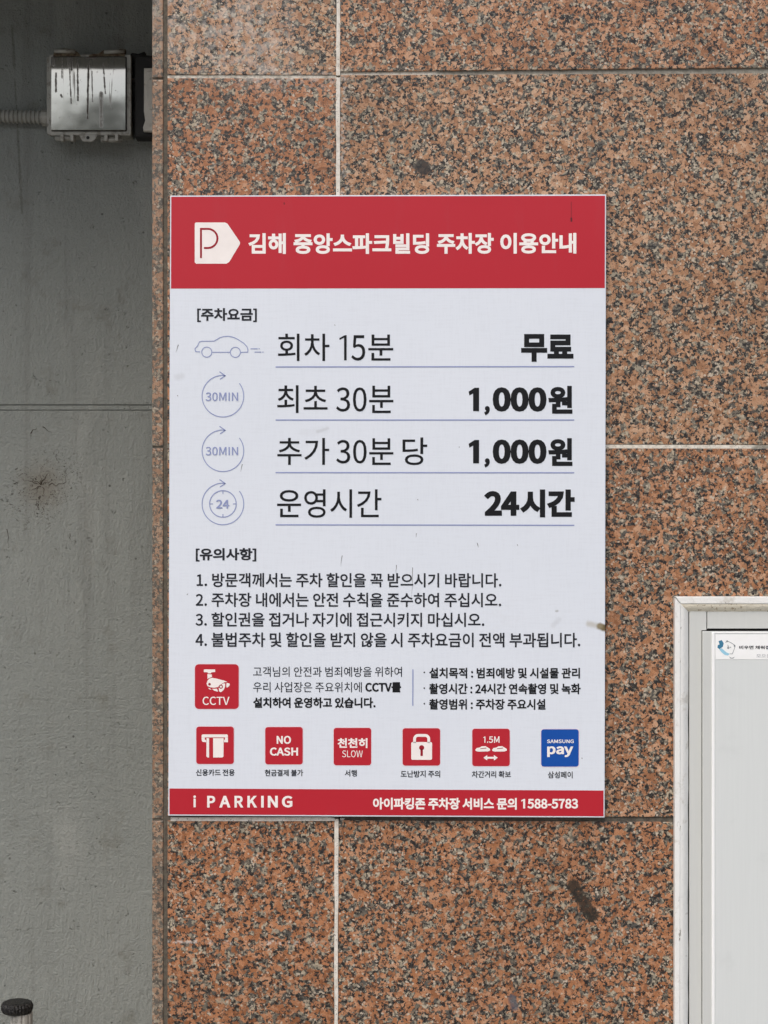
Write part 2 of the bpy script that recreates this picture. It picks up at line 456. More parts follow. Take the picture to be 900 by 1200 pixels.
def hills():
    bm = bmesh.new(); rows = []
    nseg = 160
    for i in range(nseg + 1):
        a = R(-180 * i / nseg)                       # half ring on the street side
        az = math.degrees(math.atan2(math.cos(a), -math.sin(a)))
        e = 10.45 + 2.2 * math.sin(az * .21 + 1.2) + 1.0 * math.sin(az * .53) + .25 * math.sin(az * 2.1) + .12 * math.sin(az * 5.3)
        e += (3.55 - .30 * (az + 9.5)) * math.exp(-((az + 9.5) / 9) ** 2)
        r1, r2 = 430, 520
        c, s = math.cos(a), math.sin(a)
        ring = []
        for rr, hh in ((300, 0), (360, .35), (400, .7), (r1, .93), (r1 + 25, 1.0), (r2, .8), (700, -.01)):
            z = hh * math.tan(R(e)) * (r1 + 25)
            ring.append(bm.verts.new((rr * c, rr * s, max(z, -.5))))
        rows.append(ring)
    for p, q in zip(rows, rows[1:]):
        for k in range(len(p) - 1): bm.faces.new((p[k], q[k], q[k + 1], p[k + 1]))
    bmesh.ops.recalc_face_normals(bm, faces=bm.faces[:])
    n = N('wooded_hillside')
    c = n.mix(n.noise(n.pos, .05, 6, .7), col((52, 60, 48)), col((74, 80, 66)))
    o = link_mesh('hills', bm, n.fin(c, .9), None, True); o['kind'] = 'structure'
hills()

# ------------------------------------------------------------------ grey cement wall, set back, with an added, unseen shade slab over it
wall = thing('cement_wall', 'grey painted cement wall with brushed texture, set back left of the granite', 'wall', (P(90, 0, CEM).x, CEM, 0))
xl, xr = P(-900, 0, CEM).x, P(196, 0, 0).x + .20
def wall_piece(name, z0, z1, y, mat, smooth=False):
    bm = bmesh.new(); bm_box(bm, xl, xr, y, CEM + .18, z0, z1)
    return link_mesh(name, bm, mat, wall)
zj1, zj0 = P(0, 474, CEM).z, P(0, 481, CEM).z
wall_piece('wall_panel', .0, zj0, CEM, M['cement'])
wall_piece('wall_panel', zj1, H + 1.02, CEM, M['cement'])
bm = bmesh.new(); bm_box(bm, xl, xr, CEM + .0016, CEM + .1, zj0 + .0014, zj1 - .0014)
link_mesh('joint_strip', bm, M['cement'], wall)
# star crack slivers
M['crack'] = flat('dark_crack', (58, 50, 42), .9)
rng = random.Random(3)
def sliver(bm, a, b, w, y, bend=.15, n=4):
    a, b = Vector(a), Vector(b); d = b - a; nn = Vector((-d.y, d.x)).normalized()
    pts = [a + d * (i / n) + nn * (rng.uniform(-1, 1) * d.length * bend if 0 < i < n else 0) for i in range(n + 1)]
    L, Rr = [], []
    for i, p in enumerate(pts):
        ww = w / 2 * (1 - .85 * i / n)
        L.append(bm.verts.new(P(*(p + nn * ww), y))); Rr.append(bm.verts.new(P(*(p - nn * ww), y)))
    for i in range(n): bm.faces.new((L[i], L[i + 1], Rr[i + 1], Rr[i]))
for a, b, w in (((48, 568), (57, 554), 2.2), ((48, 568), (38, 561), 1.2), ((57, 569), (74, 567), 1.6), ((48, 567), (47, 556), 1.2), ((48, 570), (36, 575), 1.3),
                ((50, 571), (53, 581), 1.2), ((44, 567), (28, 563), 1.0), ((50, 568), (62, 562), 1.0), ((36, 508), (43, 501), 1.8), ((50, 500), (60, 506), 1.4),
                ((18, 550), (21, 548), 1.8), ((16, 567), (22, 564), 1.5), ((74, 567), (82, 554), .9), ((44, 590), (46, 598), 1.6), ((50, 594), (52, 600), 1.2),
                ((8, 620), (10, 640), 1.2), ((82, 625), (84, 635), .9), ((27, 555), (21, 560), .9), ((45, 571), (40, 582), 1.0), ((66, 532), (71, 545), .8)):
    bm = bmesh.new(); sliver(bm, a, b, w * .8, CEM - .0006); up_front(bm)
    link_mesh('crack', bm, M['crack'], wall)

zs = H + 1.02
bm = bmesh.new(); bm_box(bm, xl, xr, .02, CEM + .18, zs, zs + .25)  # unseen slab, added to darken the upper part of the cement wall
o = link_mesh('shade_slab', bm, M['shade_slab']); o['kind'] = 'structure'

# ------------------------------------------------------------------ granite wall
gw = thing('granite_wall', 'polished reddish granite wall of large slabs with pale mortar joints', 'wall', (P(540, 0).x, 0, 0))
def tile(q, tone, y=0.0, dull=0.0, name='granite_tile'):
    o = prism(name, q, y, y + .028, M['granite'], gw, .0009, 2)
    o['tone'] = tone; o['shift'] = random.uniform(0, 9); o['dull'] = dull
    return o
# (x edges of the columns lean a little, like the photo's)
def xl_(y): return 196.3
def vr(y): return 396.2 - (y - 90) * .0022      # centre line of the white vertical joint
rows = [(-790, -358), (-353, None), (None, None), (None, None), (None, 1395), (1400, 1888)]
def y_left(k): return {1: 89.5, 2: 522, 3: 959.5}[k]
tones = [[.6, .5, .4], [.3, .7, .6], [1.0, .35, .5], [.8, .7, .6], [1.0, .9, .7], [.7, .8, .6]]
# row borders per column: list of (bottom of upper tile y at left/right, top of lower tile y at left/right)
B = {0: ((196.3, 394), [(-358, -358, -353, -353), (87.6, 87.9, 91.2, 91.5), (519.8, 520, 524.5, 524.5), (955.8, 955.8, 961.6, 961.6), (1395, 1395, 1400, 1400)]),
     1: ((398.4, 1012), [(-358, -358, -353, -353), (84.0, 78.2, 87.8, 85.4), (520.2, 521.4, 524.8, 526.0), (955.8, 958.6, 961.2, 964.6), (1395, 1398, 1400, 1403)]),
     2: ((1017, 1640), [(-358, -358, -353, -353), (78.0, 72, 85, 80), (521.4, 523, 526, 528), (958.6, 962, 964.6, 968), (1398, 1402, 1403, 1407)])}
for ci in range(3):
    (xa, xb), bs = B[ci]
    tops = [(-790, -790)] + [(b[2], b[3]) for b in bs]; bots = [(b[0], b[1]) for b in bs] + [(1888, 1888)]
    for ri in range(6):
        (t0, t1), (b0, b1) = tops[ri], bots[ri]
        def ex(y, side):
            if side == 'l': return xa if ci != 1 else vr(y) + 2.2
            return xb if ci != 0 else vr(y) - 2.2
        q = [(ex(t0, 'l'), t0), (ex(t1, 'r'), t1), (ex(b1, 'r'), b1), (ex(b0, 'l'), b0)]
        yy = {(1, 1): -.0020, (1, 0): -.0004, (2, 0): 0.0006}.get((ri, ci), random.uniform(-.0004, .0006))
        tile(q, tones[ri][ci], yy, .15 if (ri, ci) == (2, 0) else 0)
def joint(q, mat, y=.0012): return prism('mortar_joint', q, y, y + .02, mat, gw)
ys = [-790, -353, 89.5, 522, 958.6, 1398, 1888]
for a, b in zip(ys, ys[1:]):
    jr = random.Random(int(a) + 900); m_ = 26
    yy_ = [a + 1.2 + (b - a - 2.4) * i / m_ for i in range(m_ + 1)]
    joint([(vr(y_) + 2.3 + jr.uniform(-.45, .35), y_) for y_ in yy_] + [(vr(y_) - 2.3 + jr.uniform(-.35, .45), y_) for y_ in yy_[::-1]], M['white_mortar'], -.0011)
    joint([(1011.5, a + 1.2), (1017.5, a + 1.2), (1017.5, b - 1.2), (1011.5, b - 1.2)], M['grey_sealant'])
for ci in range(3):
    (xa, xb), bs = B[ci]
    for k, (a0, a1, b0, b1) in enumerate(bs):
        if (ci, k) == (1, 1):
            joint([(xa, a0 - .5), (xb, a1 - .5), (xb, b1 + .5), (xa, b0 + .5)], M['fade_top'], .0014)
        elif (ci, k) == (1, 2):
            joint([(xa, a0 + .3), (xb, a1 + .3), (xb, b1 - .1), (xa, b0 - .1)], M['fade_mid'], .0009)
        else:
            mm = M['worn_mortar'] if (ci == 0 and k in (1,)) else M['grey_sealant']
            if (ci, k) in ((0, 3), (1, 3)):
                mm = M['dark_sealant']
            joint([(xa, a0 - .5), (xb if ci else vr(a1) - 2, a1 - .5), (xb if ci else vr(a1) - 2, b1 + .5), (xa, b0 + .5)], mm, .0010 if (ci, k) == (0, 1) else .003)
# white smear of mortar along the lower lip of the bottom left joint
joint([(200, 957.8), (386, 957.6), (392, 959), (393, 961.9), (300, 962.4), (200, 962)], M['white_mortar'], -.0012)
joint([(398.6, 958.5), (404, 959.2), (402, 961.6), (398.6, 962)], M['white_mortar'], .0016)
# the return slab: its 14 mm front edge shows left of the face slabs
for a, b, tn in ((-790, -355, .4), (-352.5, 91.2, .55), (93.2, 522.6, .55), (525.4, 959.4, .5), (961.8, 1398, .35), (1400.4, 1888, .5)):
    x0, x1 = P(178.2, 0, .007).x, P(191.4, 0, .007).x
    bm = bmesh.new(); z0, z1 = P(0, b, .007).z, P(0, a, .007).z
    bm_box(bm, x0, x1, .007, CEM + .01, z0, z1)
    es = [e for e in bm.edges if all(v.co.y < .01 for v in e.verts)]
    bmesh.ops.bevel(bm, geom=es, offset=.0016, segments=2, profile=.5, affect='EDGES')
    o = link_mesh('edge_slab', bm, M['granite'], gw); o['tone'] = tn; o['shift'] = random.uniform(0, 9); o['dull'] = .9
sl = prism('corner_sealant', rect(178.8, -790, 196.6, 1888), .009, .03, M['dark_sealant'], gw)
bead = bmesh.new()
tube(bead, [P(193.6 + .7 * math.sin(i * 1.7), -790 + i * 38.3, .0115) for i in range(71)], [.0026 + .0007 * math.sin(i * 2.9) for i in range(71)], 8)
link_mesh('sealant_bead', bead, M['dark_sealant'], gw, True)
bm = bmesh.new(); bm_box(bm, P(178.9, 0, .007).x, P(1640, 0).x, .0265, .16, 0, P(0, -790).z)
link_mesh('wall_core', bm, M['backing'], gw)

# ------------------------------------------------------------------ the parking sign
YS = -.010
sg = thing('parking_sign', 'red and white parking fee notice board with Korean text, fixed on the granite', 'sign', tuple(P(454, 957, -.004)))
SQ = [(199.4, 229.2), (710.4, 227.8), (708.6, 958.2), (197.2, 956.0)]
prism('board', SQ, YS, -.0015, M['face'], sg, .0005, 1)
def side(px_top, px_bot, y):   # x at height y between two corner values
    t = (y - 229) / 728; return px_top + (px_bot - px_top) * t
y1 = YS - .0002
sheet('header_band', [('fill', [(200.7, 230.6), (709.0, 229.4), (side(709.0, 707.2, 338), 337.6), (side(200.7, 198.5, 338), 338.2)])], y1, M['red'], sg)
sheet('footer_band', [('fill', [(side(200.7, 198.5, 924), 924.0), (side(709, 707.2, 926), 926.4), (707.3, 956.6), (198.5, 954.4)])], y1, M['red'], sg)
y2, y3, y4 = y1 - .0002, y1 - .0004, y1 - .0006
# header
lg = sheet('parking_logo', [('fill', [(229.5, 260.7), (263.5, 260.7), (266.5, 262), (281.2, 283.6), (281.2, 286), (268.6, 307), (265.5, 309), (230, 309), (228.2, 307.6), (228.2, 262)])], y2, M['white_ink'], sg)
pp = [(235.5, 302.5), (235.5, 268.2), (242.5, 268.2)] + circ(243.6, 279.4, 11.2, 14, -90, 90) + [(239.0, 290.6)]
sheet('letter_p', [('line', pp, 2.3)], y3, M['dark_red'], lg)
text('title_lettering', [('김해', 291, 273.2, 335, 297.6, .85), ('중앙스파크빌딩', 344, 273.4, 503, 297.6, .85),
      ('주차장', 512, 273, 578.6, 297.4, .85), ('이용안내', 586.2, 273, 675.4, 297.2, .85)], y2, M['white_ink'], sg)
# fees
text('section_heading', [('[주차요금]', 231, 361, 301, 377.4, .5)], y2, M['ink_grey'], sg)
text('fee_lettering', [('회차', 325.6, 391, 386, 423, 0.16), ('1', 397.6, 392.8, 406.2, 422.2, 3.0), ('5', 411.6, 392.8, 428.0, 422.6, 0.15), ('분', 431.6, 392, 460.8, 422.5, 0.16)], y2, M['ink'], sg)
text('fee_lettering', [('최초', 324.7, 451.4, 383.8, 484, 0.16), ('30분', 393.8, 452, 461, 484, 0.16)], y2, M['ink'], sg)
text('fee_lettering', [('추가', 325, 513.2, 385.7, 544.8, 0.16), ('30분', 394, 513.6, 461, 544.8, 0.16), ('당', 471.7, 512.6, 500.7, 545, 0.16)], y2, M['ink'], sg)
text('fee_lettering', [('운영시간', 324.7, 573.4, 447, 606.8, 0.16)], y2, M['ink'], sg)
text('price_lettering', [('무료', 610.7, 391.4, 672, 424, 1.6)], y2, M['ink'], sg)
for yy in (452.2, 513.4):
    text('price_lettering', [('1', 549.2, yy + 2.2, 561.4, yy + 29.6, 7.0), (',', 567.4, yy + 23.6, 574.0, yy + 34.6, 1.2), ('000', 577.4, yy + 1.6, 640.4, yy + 30.2, 1.7), ('원', 642.5, yy, 670.8, yy + 32.6, 1.35)], y2, M['ink'], sg)
text('price_lettering', [('24', 567.2, 575.4, 608.6, 604.4, 1.75), ('시간', 609.4, 573.6, 673.4, 606.3, 1.6)], y2, M['ink'], sg)
for ya, yb in ((430.0, 429.6), (492.2, 492.2), (553.8, 554.0), (615.0, 615.6)):
    sheet('rule_line', [('line', [(322.9, ya), (673.0, yb)], 1.35)], y2, M['line'], sg)
# line-drawn car
car = [(234.5, 412.3), (229.2, 412.0), (228.4, 408.8), (231.4, 405.4), (233.6, 400.6), (237, 399.9), (251, 399.7), (257.5, 395.7), (262, 394.4), (267.5, 394), (272, 394.8), (277, 396.6),
       (281, 399.2), (285.5, 402), (289.2, 406), (290.4, 409.2), (290.3, 412.6), (282.2, 412.9)]
sheet('car_icon', [('line', car, .95), ('line', circ(242.3, 412.6, 5.9), .95, True), ('line', circ(275.8, 412.8, 5.9), .95, True),
     ('line', [(248.8, 412.8), (269.4, 412.8)], .95), ('line', [(293.6, 408.7), (302.0, 408.7)], 1.0), ('line', [(303, 408.7), (304.3, 408.7)], 1.0),
     ('line', [(298.4, 412.6), (306.2, 412.6)], 1.0), ('line', [(307.5, 412.6), (308.8, 412.6)], 1.0)], y2, M['line'], sg)
def clock_icon(cy, label_items, extra=None):
    sh = [('line', circ(261.2, cy, 24.4, 56, -38, 267), 1.0),
          ('line', [(260, cy - 24.4), (263.6, cy - 23.8)], 1.1),
          ('line', [(257.2, cy - 28.6), (264, cy - 23.9), (257.8, cy - 19.9)], 1.1)]
    if extra: sh += extra
    o = sheet('clock_icon', sh, y2, M['line'], sg)
    text('icon_lettering', label_items, y3, M['line'], o)
clock_icon(464.2, [('30MIN', 240.9, 459.8, 279, 469.9, .12)])
clock_icon(528.2, [('30MIN', 240.9, 523.6, 279, 533.6, .12)])
cy = 590.5
clock_icon(cy, [('24', 253.2, 585.6, 268.6, 595.8, .3)], [('line', circ(261.2, cy, 15.6, 40), 1.1, True)] +
    [('line', [(261.2 + 11.8 * dx, cy + 11.8 * dy), (261.2 + 15.3 * dx, cy + 15.3 * dy)], 1.0) for dx, dy in ((1, 0), (-1, 0), (0, 1), (0, -1))])
# notes
text('section_heading', [('[유의사항]', 229.4, 642.2, 300.3, 658, .5)], y2, M['ink_grey'], sg)
for s, x0, ya, x1, yb, sl in (('1. 방문객께서는 주차 할인을 꼭 받으시기 바랍니다.', 230.4, 671.2, 587.6, 688.0, .0012), ('2. 주차장 내에서는 안전 수칙을 준수하여 주십시오.', 229.3, 694.4, 587.4, 711.2, .001),
                          ('3. 할인권을 접거나 자기에 접근시키지 마십시오.', 229, 717.6, 567.6, 734.4, .001), ('4. 불법주차 및 할인을 받지 않을 시 주차요금이 전액 부과됩니다.', 229, 741, 680, 758.2, .001)):
    text('note_lettering', [(s, x0, ya, x1, yb, .32, 3, sl)], y2, M['ink_grey'], sg)
# CCTV row
def badge(x0, yy0, x1, yy1, mat, r=4.4):
    o = sheet('badge', [('fill', rrect(x0 - .8, yy0 - .8, x1 + .8, yy1 + .8, r + .6))], y1, M['rim'], sg)
    return sheet('badge_fill', [('fill', rrect(x0, yy0, x1, yy1, r))], y2, mat, o), o
M['rim'] = flat('pale_pink_rim', (226, 212, 218))
f, o = badge(228.4, 778.4, 279.8, 830.8, M['red'], 4.6)
k = 70 / 900
def z4(pts): return [(220 + x * k, 770 + y * k) for x, y in pts]
sheet('camera_pictogram', [('fill', z4([(243, 186), (412, 186), (414, 224), (352, 232), (348, 246), (306, 246), (302, 230), (243, 226)])),
    ('fill', z4([(296, 256), (362, 262), (366, 300), (330, 312), (298, 330)])),
    ('fill', z4([(284, 400), (298, 356), (330, 322), (372, 312), (440, 326), (540, 352), (596, 372), (550, 382), (500, 412), (452, 452), (400, 462), (340, 456), (296, 436)])),
    ('fill', z4([(306, 462), (340, 474), (356, 494), (322, 484)])), ('fill', z4([(368, 480), (440, 476), (458, 522), (400, 508)])),
    ('fill', z4([(466, 470), (490, 430), (540, 396), (566, 398), (562, 450), (540, 496), (500, 530), (474, 518)])),
    ('fill', z4([(588, 388), (628, 398), (636, 418), (616, 446), (588, 462), (580, 430)]))], y3, M['white_ink'], o)
sheet('camera_pictogram_detail', [('fill', z4(circ(328, 408, 20, 12))), ('line', z4(circ(500, 446, 24, 14)), 1.0, True)], y4, M['dark_red'], o)
text('badge_lettering', [('CCTV', 237.4, 816.4, 269, 826.2, .12)], y3, M['white_ink'], o)
text('caption_lettering', [('고객님의 안전과 범죄예방을 위하여', 296.6, 781.2, 471, 793.0, .05, 3, .001), ('우리 사업장은 주요위치에', 296.6, 799.2, 424, 811.2, .05, 3, .001)], y2, M['ink_grey'], sg)
text('caption_lettering', [('CCTV를', 428, 799.4, 470, 811.3, .5, 3, .001), ('설치하여 운영하고 있습니다.', 296.6, 817.2, 440, 829.6, .45, 3, .001)], y2, M['ink'], sg)
sheet('divider_line', [('line', [(483.9, 784.4), (483.7, 827)], 1.3)], y2, M['line'], sg)
for s, ya, x1 in (('설치목적 : 범죄예방 및 시설물 관리', 782.4, 679.6), ('촬영시간 : 24시간 연속촬영 및 녹화', 800.8, 680.4), ('촬영범위 : 주차장 주요시설', 819.0, 639.2)):
    text('caption_lettering', [(s, 502.9, ya, x1, ya + 12.6, .38, 3, .001)], y2, M['ink'], sg)
    sheet('bullet', [('fill', circ(497.2, ya + 5.6, .95, 10))], y2, M['ink'], sg)
# six badges
bx = [(230, 851.5), (310.8, 852), (391, 853), (471.8, 853.4), (553.4, 854), (634.2, 854.6)]
W = 44.0
tops = []
for i, (x, yy) in enumerate(bx):
    f, o = badge(x, yy, x + W, yy + W - .2, M['blue'] if i == 5 else M['red'], 3.2)
    tops.append(o)
q = 60 / 900
def z5(pts): return [(220 + x * q, 845 + y * q) for x, y in pts]
sheet('card_pictogram', [('fill', z5([(244, 250), (262, 234), (690, 234), (706, 250), (706, 287), (244, 287)])),
    ('fill', z5([(244, 289), (300, 289), (300, 325), (324, 332), (324, 372), (262, 366), (246, 340)])), ('fill', z5([(655, 289), (706, 289), (708, 372), (638, 372), (638, 332), (655, 322)])),
    ('fill', z5([(330, 300), (376, 300), (376, 640), (346, 640), (328, 620)])), ('fill', z5([(446, 300), (630, 300), (628, 620), (608, 640), (446, 640)]))], y3, M['white_ink'], tops[0])
text('badge_lettering', [('NO', 324.2, 862.3, 341, 871.8, .4), ('CASH', 316.3, 876, 349.3, 885.6, .4)], y3, M['white_ink'], tops[1])
text('badge_lettering', [('천천히', 395.5, 865, 430.6, 876.6, .42), ('SLOW', 401, 879.4, 425, 887.4, .0)], y3, M['white_ink'], tops[2])
sheet('padlock_pictogram', [('fill', rrect(481.9, 869.6, 506.3, 890.4, 1.6)),
    ('line', [(485.8, 870.4), (485.8, 866.6)] + circ(490.0, 866.0, 4.2, 8, 180, 270) + circ(498.2, 866.0, 4.2, 8, -90, 0) + [(502.4, 870.4)], 3.3)], y3, M['white_ink'], tops[3])
sheet('keyhole', [('fill', circ(494.1, 876.2, 3.0, 14)), ('line', [(494.1, 878.0), (494.1, 885.8)], 2.8)], y4, M['dark_red'], tops[3])
text('badge_lettering', [('1', 566.2, 863.2, 568.8, 870.4, 1.1), ('.5M', 570.6, 863, 585.3, 870.6, .15)], y3, M['white_ink'], tops[4])
def mini(x): return [(x, 878.6), (x + 1.6, 876.6), (x + 5.2, 876.0), (x + 7.4, 874.6), (x + 12, 874.4), (x + 15, 876.2), (x + 17.2, 877.6), (x + 17.4, 879.6), (x + 14.6, 880.6), (x + 3, 880.8), (x + .4, 880.0)]
sheet('car_pictogram', [('fill', mini(557)), ('fill', mini(576.6)), ('fill', [(566.4, 888), (571, 884.8), (571, 886.9), (578.8, 886.9), (578.8, 884.8), (583.4, 888), (578.8, 891.2), (578.8, 889.1), (571, 889.1), (571, 891.2)])], y3, M['white_ink'], tops[4])
sheet('car_pictogram_window', [('line', [(563, 877.4), (570, 876.6)], .7), ('line', [(582.6, 877.4), (589.6, 876.6)], .7)], y4, M['dark_red'], tops[4])
text('badge_lettering', [('SAMSUNG', 641, 866.6, 672.4, 870.9, .14), ('pay', 641.2, 874.6, 671.8, 887.2, .55)], y3, M['white_ink'], tops[5])
for s, x0, x1, ya, yb in (('신용카드 전용', 229.6, 275, 901.4, 909.2), ('현금결제 불가', 310.3, 355.2, 901.8, 909.6), ('서행', 404, 418.2, 902.2, 910), ('도난방지 주의', 469.6, 515.8, 903, 911),
                      ('차간거리 확보', 553, 598.6, 903.4, 911.4), ('삼성페이', 642, 671, 904, 912)):
    text('caption_lettering', [(s, x0, ya, x1, yb, .16, 3)], y2, M['ink_grey'], sg)
# footer
xx = 242.8; fl = [('i', 226.6, 932.2, 229.6, 946.0, .55)]
for ch, w in zip('PARKING', (9.4, 13.2, 10.4, 11.4, 3.1, 11.8, 12.4)):
    fl.append((ch, xx, 932.6, xx + w, 946.3, .62)); xx += w + 4.7
text('footer_lettering', fl, y2, M['white_ink'], sg)
text('footer_lettering', [('아이파킹존 주차장 서비스 문의', 437, 934.8, 605.6, 948.6, .55, 3, .0015), ('1', 610.8, 936.2, 615.4, 947.4, 2.3), ('588-5783', 618.0, 936.0, 677.4, 947.6, .5)], y2, M['white_ink'], sg)
# hairline scratches
M['scratch'] = flat('grey_scratch', (120, 118, 116), .8)
for a, b, w in (((209, 404), (206, 413), 1.0), ((284, 544), (282, 553), .9), ((208, 463), (208.5, 465), 1.0), ((401, 651), (399.5, 664), .8), ((464.5, 662), (464, 672), .8),
                ((483.5, 665), (482, 700), .7), ((559.6, 637), (560.8, 642), .8), ((488, 625), (487.4, 630), .8), ((606, 638), (607, 640), .9), ((489.4, 585), (490, 586.6), 1.1), ((538, 523.4), (538.4, 524.8), 1.1),
                ((219, 697), (220.5, 695.5), 1.1), ((392, 380.6), (393, 381.6), 1.0), ((681.7, 888), (682.6, 889.4), 1.1), ((559, 636), (560, 640), .7)):
    bm = bmesh.new(); sliver(bm, a, b, w, y2 + .0001, .03, 3); up_front(bm)
    link_mesh('scratch', bm, M['scratch'], sg)

# ------------------------------------------------------------------ junction boxes and conduit on the cement wall
def box_metal():
    n = N('stained_metal_cover')
    p = n.pos
    st = n.noise(n.vec('MULTIPLY', p, (1, 1, .07)), 75, 3, .6)
    vfade = n.step(n.sep(p)[2], P(0, 140, .65).z, P(0, 80, .65).z)
    streak = n.math('MULTIPLY', n.step(n.math('ADD', st, n.math('MULTIPLY', vfade, .06)), .60, .68), .32)
    spots = n.step(n.noise(p, 150, 4, .7), .66, .72)
    drt = n.math('MAXIMUM', streak, n.math('MULTIPLY', spots, .5))
    Y = .648
    for a, b, r, k in (((104, 75), (103, 139), .0018, .95), ((91, 70), (92, 118), .0016, .75), ((81, 68), (84, 122), .0012, .6), ((119, 110), (119, 148), .0036, .42), ((66, 86), (66, 108), .0018, .7),
                       ((84, 68), (84, 82), .0024, .8), ((121, 74), (124, 110), .0014, .6), ((72, 112), (73, 114), .0018, .8), ((108, 84), (109, 120), .0012, .45), ((73, 68), (73, 92), .0013, .5),
                       ((102, 68), (112, 67), .003, .8), ((62, 66), (63, 76), .003, .6)):
        m = n.capsule(P(*a, Y), P(*b, Y), r * .65, r * .6, .0036, 190)
        drt = n.math('MAXIMUM', drt, n.math('MULTIPLY', n.math('MULTIPLY', m, k), n.step(n.noise(p, 230, 3, .6), .30, .50)))
    c = n.mix(n.math('POWER', drt, .45), col((180, 180, 172)), col((58, 45, 32)))
    return n.fin(c, n.math('ADD', .07, n.math('MULTIPLY', drt, .6)), n.math('MULTIPLY', n.math('SUBTRACT', 1.0, drt), .86), n.bump(n.noise(p, 14, 2), .10, .002), .5)
M['cover'] = box_metal()
M['box'] = painted('weathered_grey_box', (158, 157, 148), .45, .08, .3, dirt=((80, 70, 54), 60, .5, .6))
M['rust'] = painted('rusty_latch', (110, 100, 78), .75, .15, dirt=((66, 46, 28), 130, .42, .9), bump=.8)
M['dark'] = painted('black_rubber_and_gap_shade', (34, 33, 31), .7, .2)  # rubber parts, and the painted shade of the door gap
M['plate'] = painted('pale_plate', (206, 202, 190), .4, .06, 0, dirt=((110, 98, 80), 60, .55, .6))
M['conduit'] = painted('grey_conduit', (146, 146, 138), .5, .06, dirt=((90, 86, 76), 90, .55, .5))
jb = thing('junction_box', 'square grey metal junction box with dirt streaks and rusty latches, on the cement wall', 'junction box', tuple(P(105, 112, CEM)))
YF = .648
prism('box_body', rrect(59, 66, 153.4, 158, 2.2), YF + .008, CEM - .0005, M['box'], jb, .001)
prism('rim', rrect(57.2, 63.6, 153.8, 158.8, 2.4), YF + .003, YF + .012, M['box'], jb, .0014, 2)
prism('gasket', rrect(60.0, 66.4, 148.6, 153.9, 1.2), YF + .0024, YF + .0032, M['dark'], jb)
# cover: bulges a little towards its lower half
bm = bmesh.new(); g = 16
def cover_pt(u, v):
    a = P(60.6 + (147.2 - 60.6) * u, 67 + (152.6 - 67) * v, YF)
    a.y += -.0036 + .0034 * max(0, .62 - v) ** 3 / .238 - .0003 * math.sin(math.pi * u)
    return a
grid = [[bm.verts.new(cover_pt(i / g, j / g)) for j in range(g + 1)] for i in range(g + 1)]
for i in range(g):
    for j in range(g): bm.faces.new((grid[i][j], grid[i][j + 1], grid[i + 1][j + 1], grid[i + 1][j]))
up_front(bm)
loop = [(i / g, 0) for i in range(g)] + [(1, j / g) for j in range(g)] + [(1 - i / g, 1) for i in range(g)] + [(0, 1 - j / g) for j in range(g)]
sk = []
for u, v in loop:
    a = cover_pt(u, v); b = P(60.6 + 86.6 * u + (u - .5) * .8, 67 + 85.6 * v + (v - .5) * .8, YF); b.y = YF + .0035
    sk.append((bm.verts.new(a), bm.verts.new(b)))
sf = [bm.faces.new((sk[i][0], sk[i][1], sk[(i + 1) % len(sk)][1], sk[(i + 1) % len(sk)][0])) for i in range(len(sk))]
o = link_mesh('cover', bm, M['cover'], jb)
for p in o.data.polygons[:g * g]: p.use_smooth = True
def hb(name, pts, r, mat, n=10, y=YF + .004):
    bm = bmesh.new(); tube(bm, [P(a, b, y) for a, b in pts], r, n); return link_mesh(name, bm, mat, jb, True)
hb('hinge', [(65, 162), (88.5, 162.6)], .0047, M['box'])
hb('hinge', [(118.5, 164), (142.5, 164.2)], .0046, M['box'])
for x in (70.5, 82, 122, 134.5):
    prism('hinge_leaf', rect(x, 157, x + 4.2, 165), YF - .0035, YF + .008, M['box'], jb, .0005)
lt = prism('lug', [(92, 157.6), (115, 157.8), (110.5, 164.6), (107.5, 166), (98.6, 166), (95.6, 164.4)], YF + .001, YF + .005, M['box'], jb, .0006)
bm = bmesh.new(); bm_fill(bm, circ(103, 161.3, 2.0, 14), YF + .0006); up_front(bm)
link_mesh('lug_hole', bm, M['dark'], lt)
for x in (142.5,):
    hb('hinge_pin', [(141, 164.1), (144.8, 164.2)], .0026, M['box'])
hb('latch_pin', [(64, 59.6), (88, 60.2)], .0040, M['box'], 9, YF - .002)
hb('latch_pin', [(122, 61.0), (145.6, 60.0)], .0036, M['box'], 9, YF - .002)
bm = bmesh.new()
bm_prism(bm, [(P(a, b, YF).x, P(a, b, YF).z) for a, b in ((64, 57.4), (75, 56.2), (86, 57.6), (91, 61), (95, 65.6), (62, 65.8))], YF + .001, YF + .014)
link_mesh('latch', bm, M['rust'], jb)
bm = bmesh.new()
bm_prism(bm, [(P(a, b, YF).x, P(a, b, YF).z) for a, b in ((104, 65), (108, 62.6), (115, 63), (121, 58.6), (136, 59.5), (140.5, 56.8), (147, 57.4), (146, 65.5), (104, 66))], YF + .001, YF + .012)
link_mesh('latch', bm, M['rust'], jb)
prism('side_lip', [(54.6, 67), (58, 66), (58, 158), (54.8, 156)], YF + .012, YF + .03, M['box'], jb, .0008)

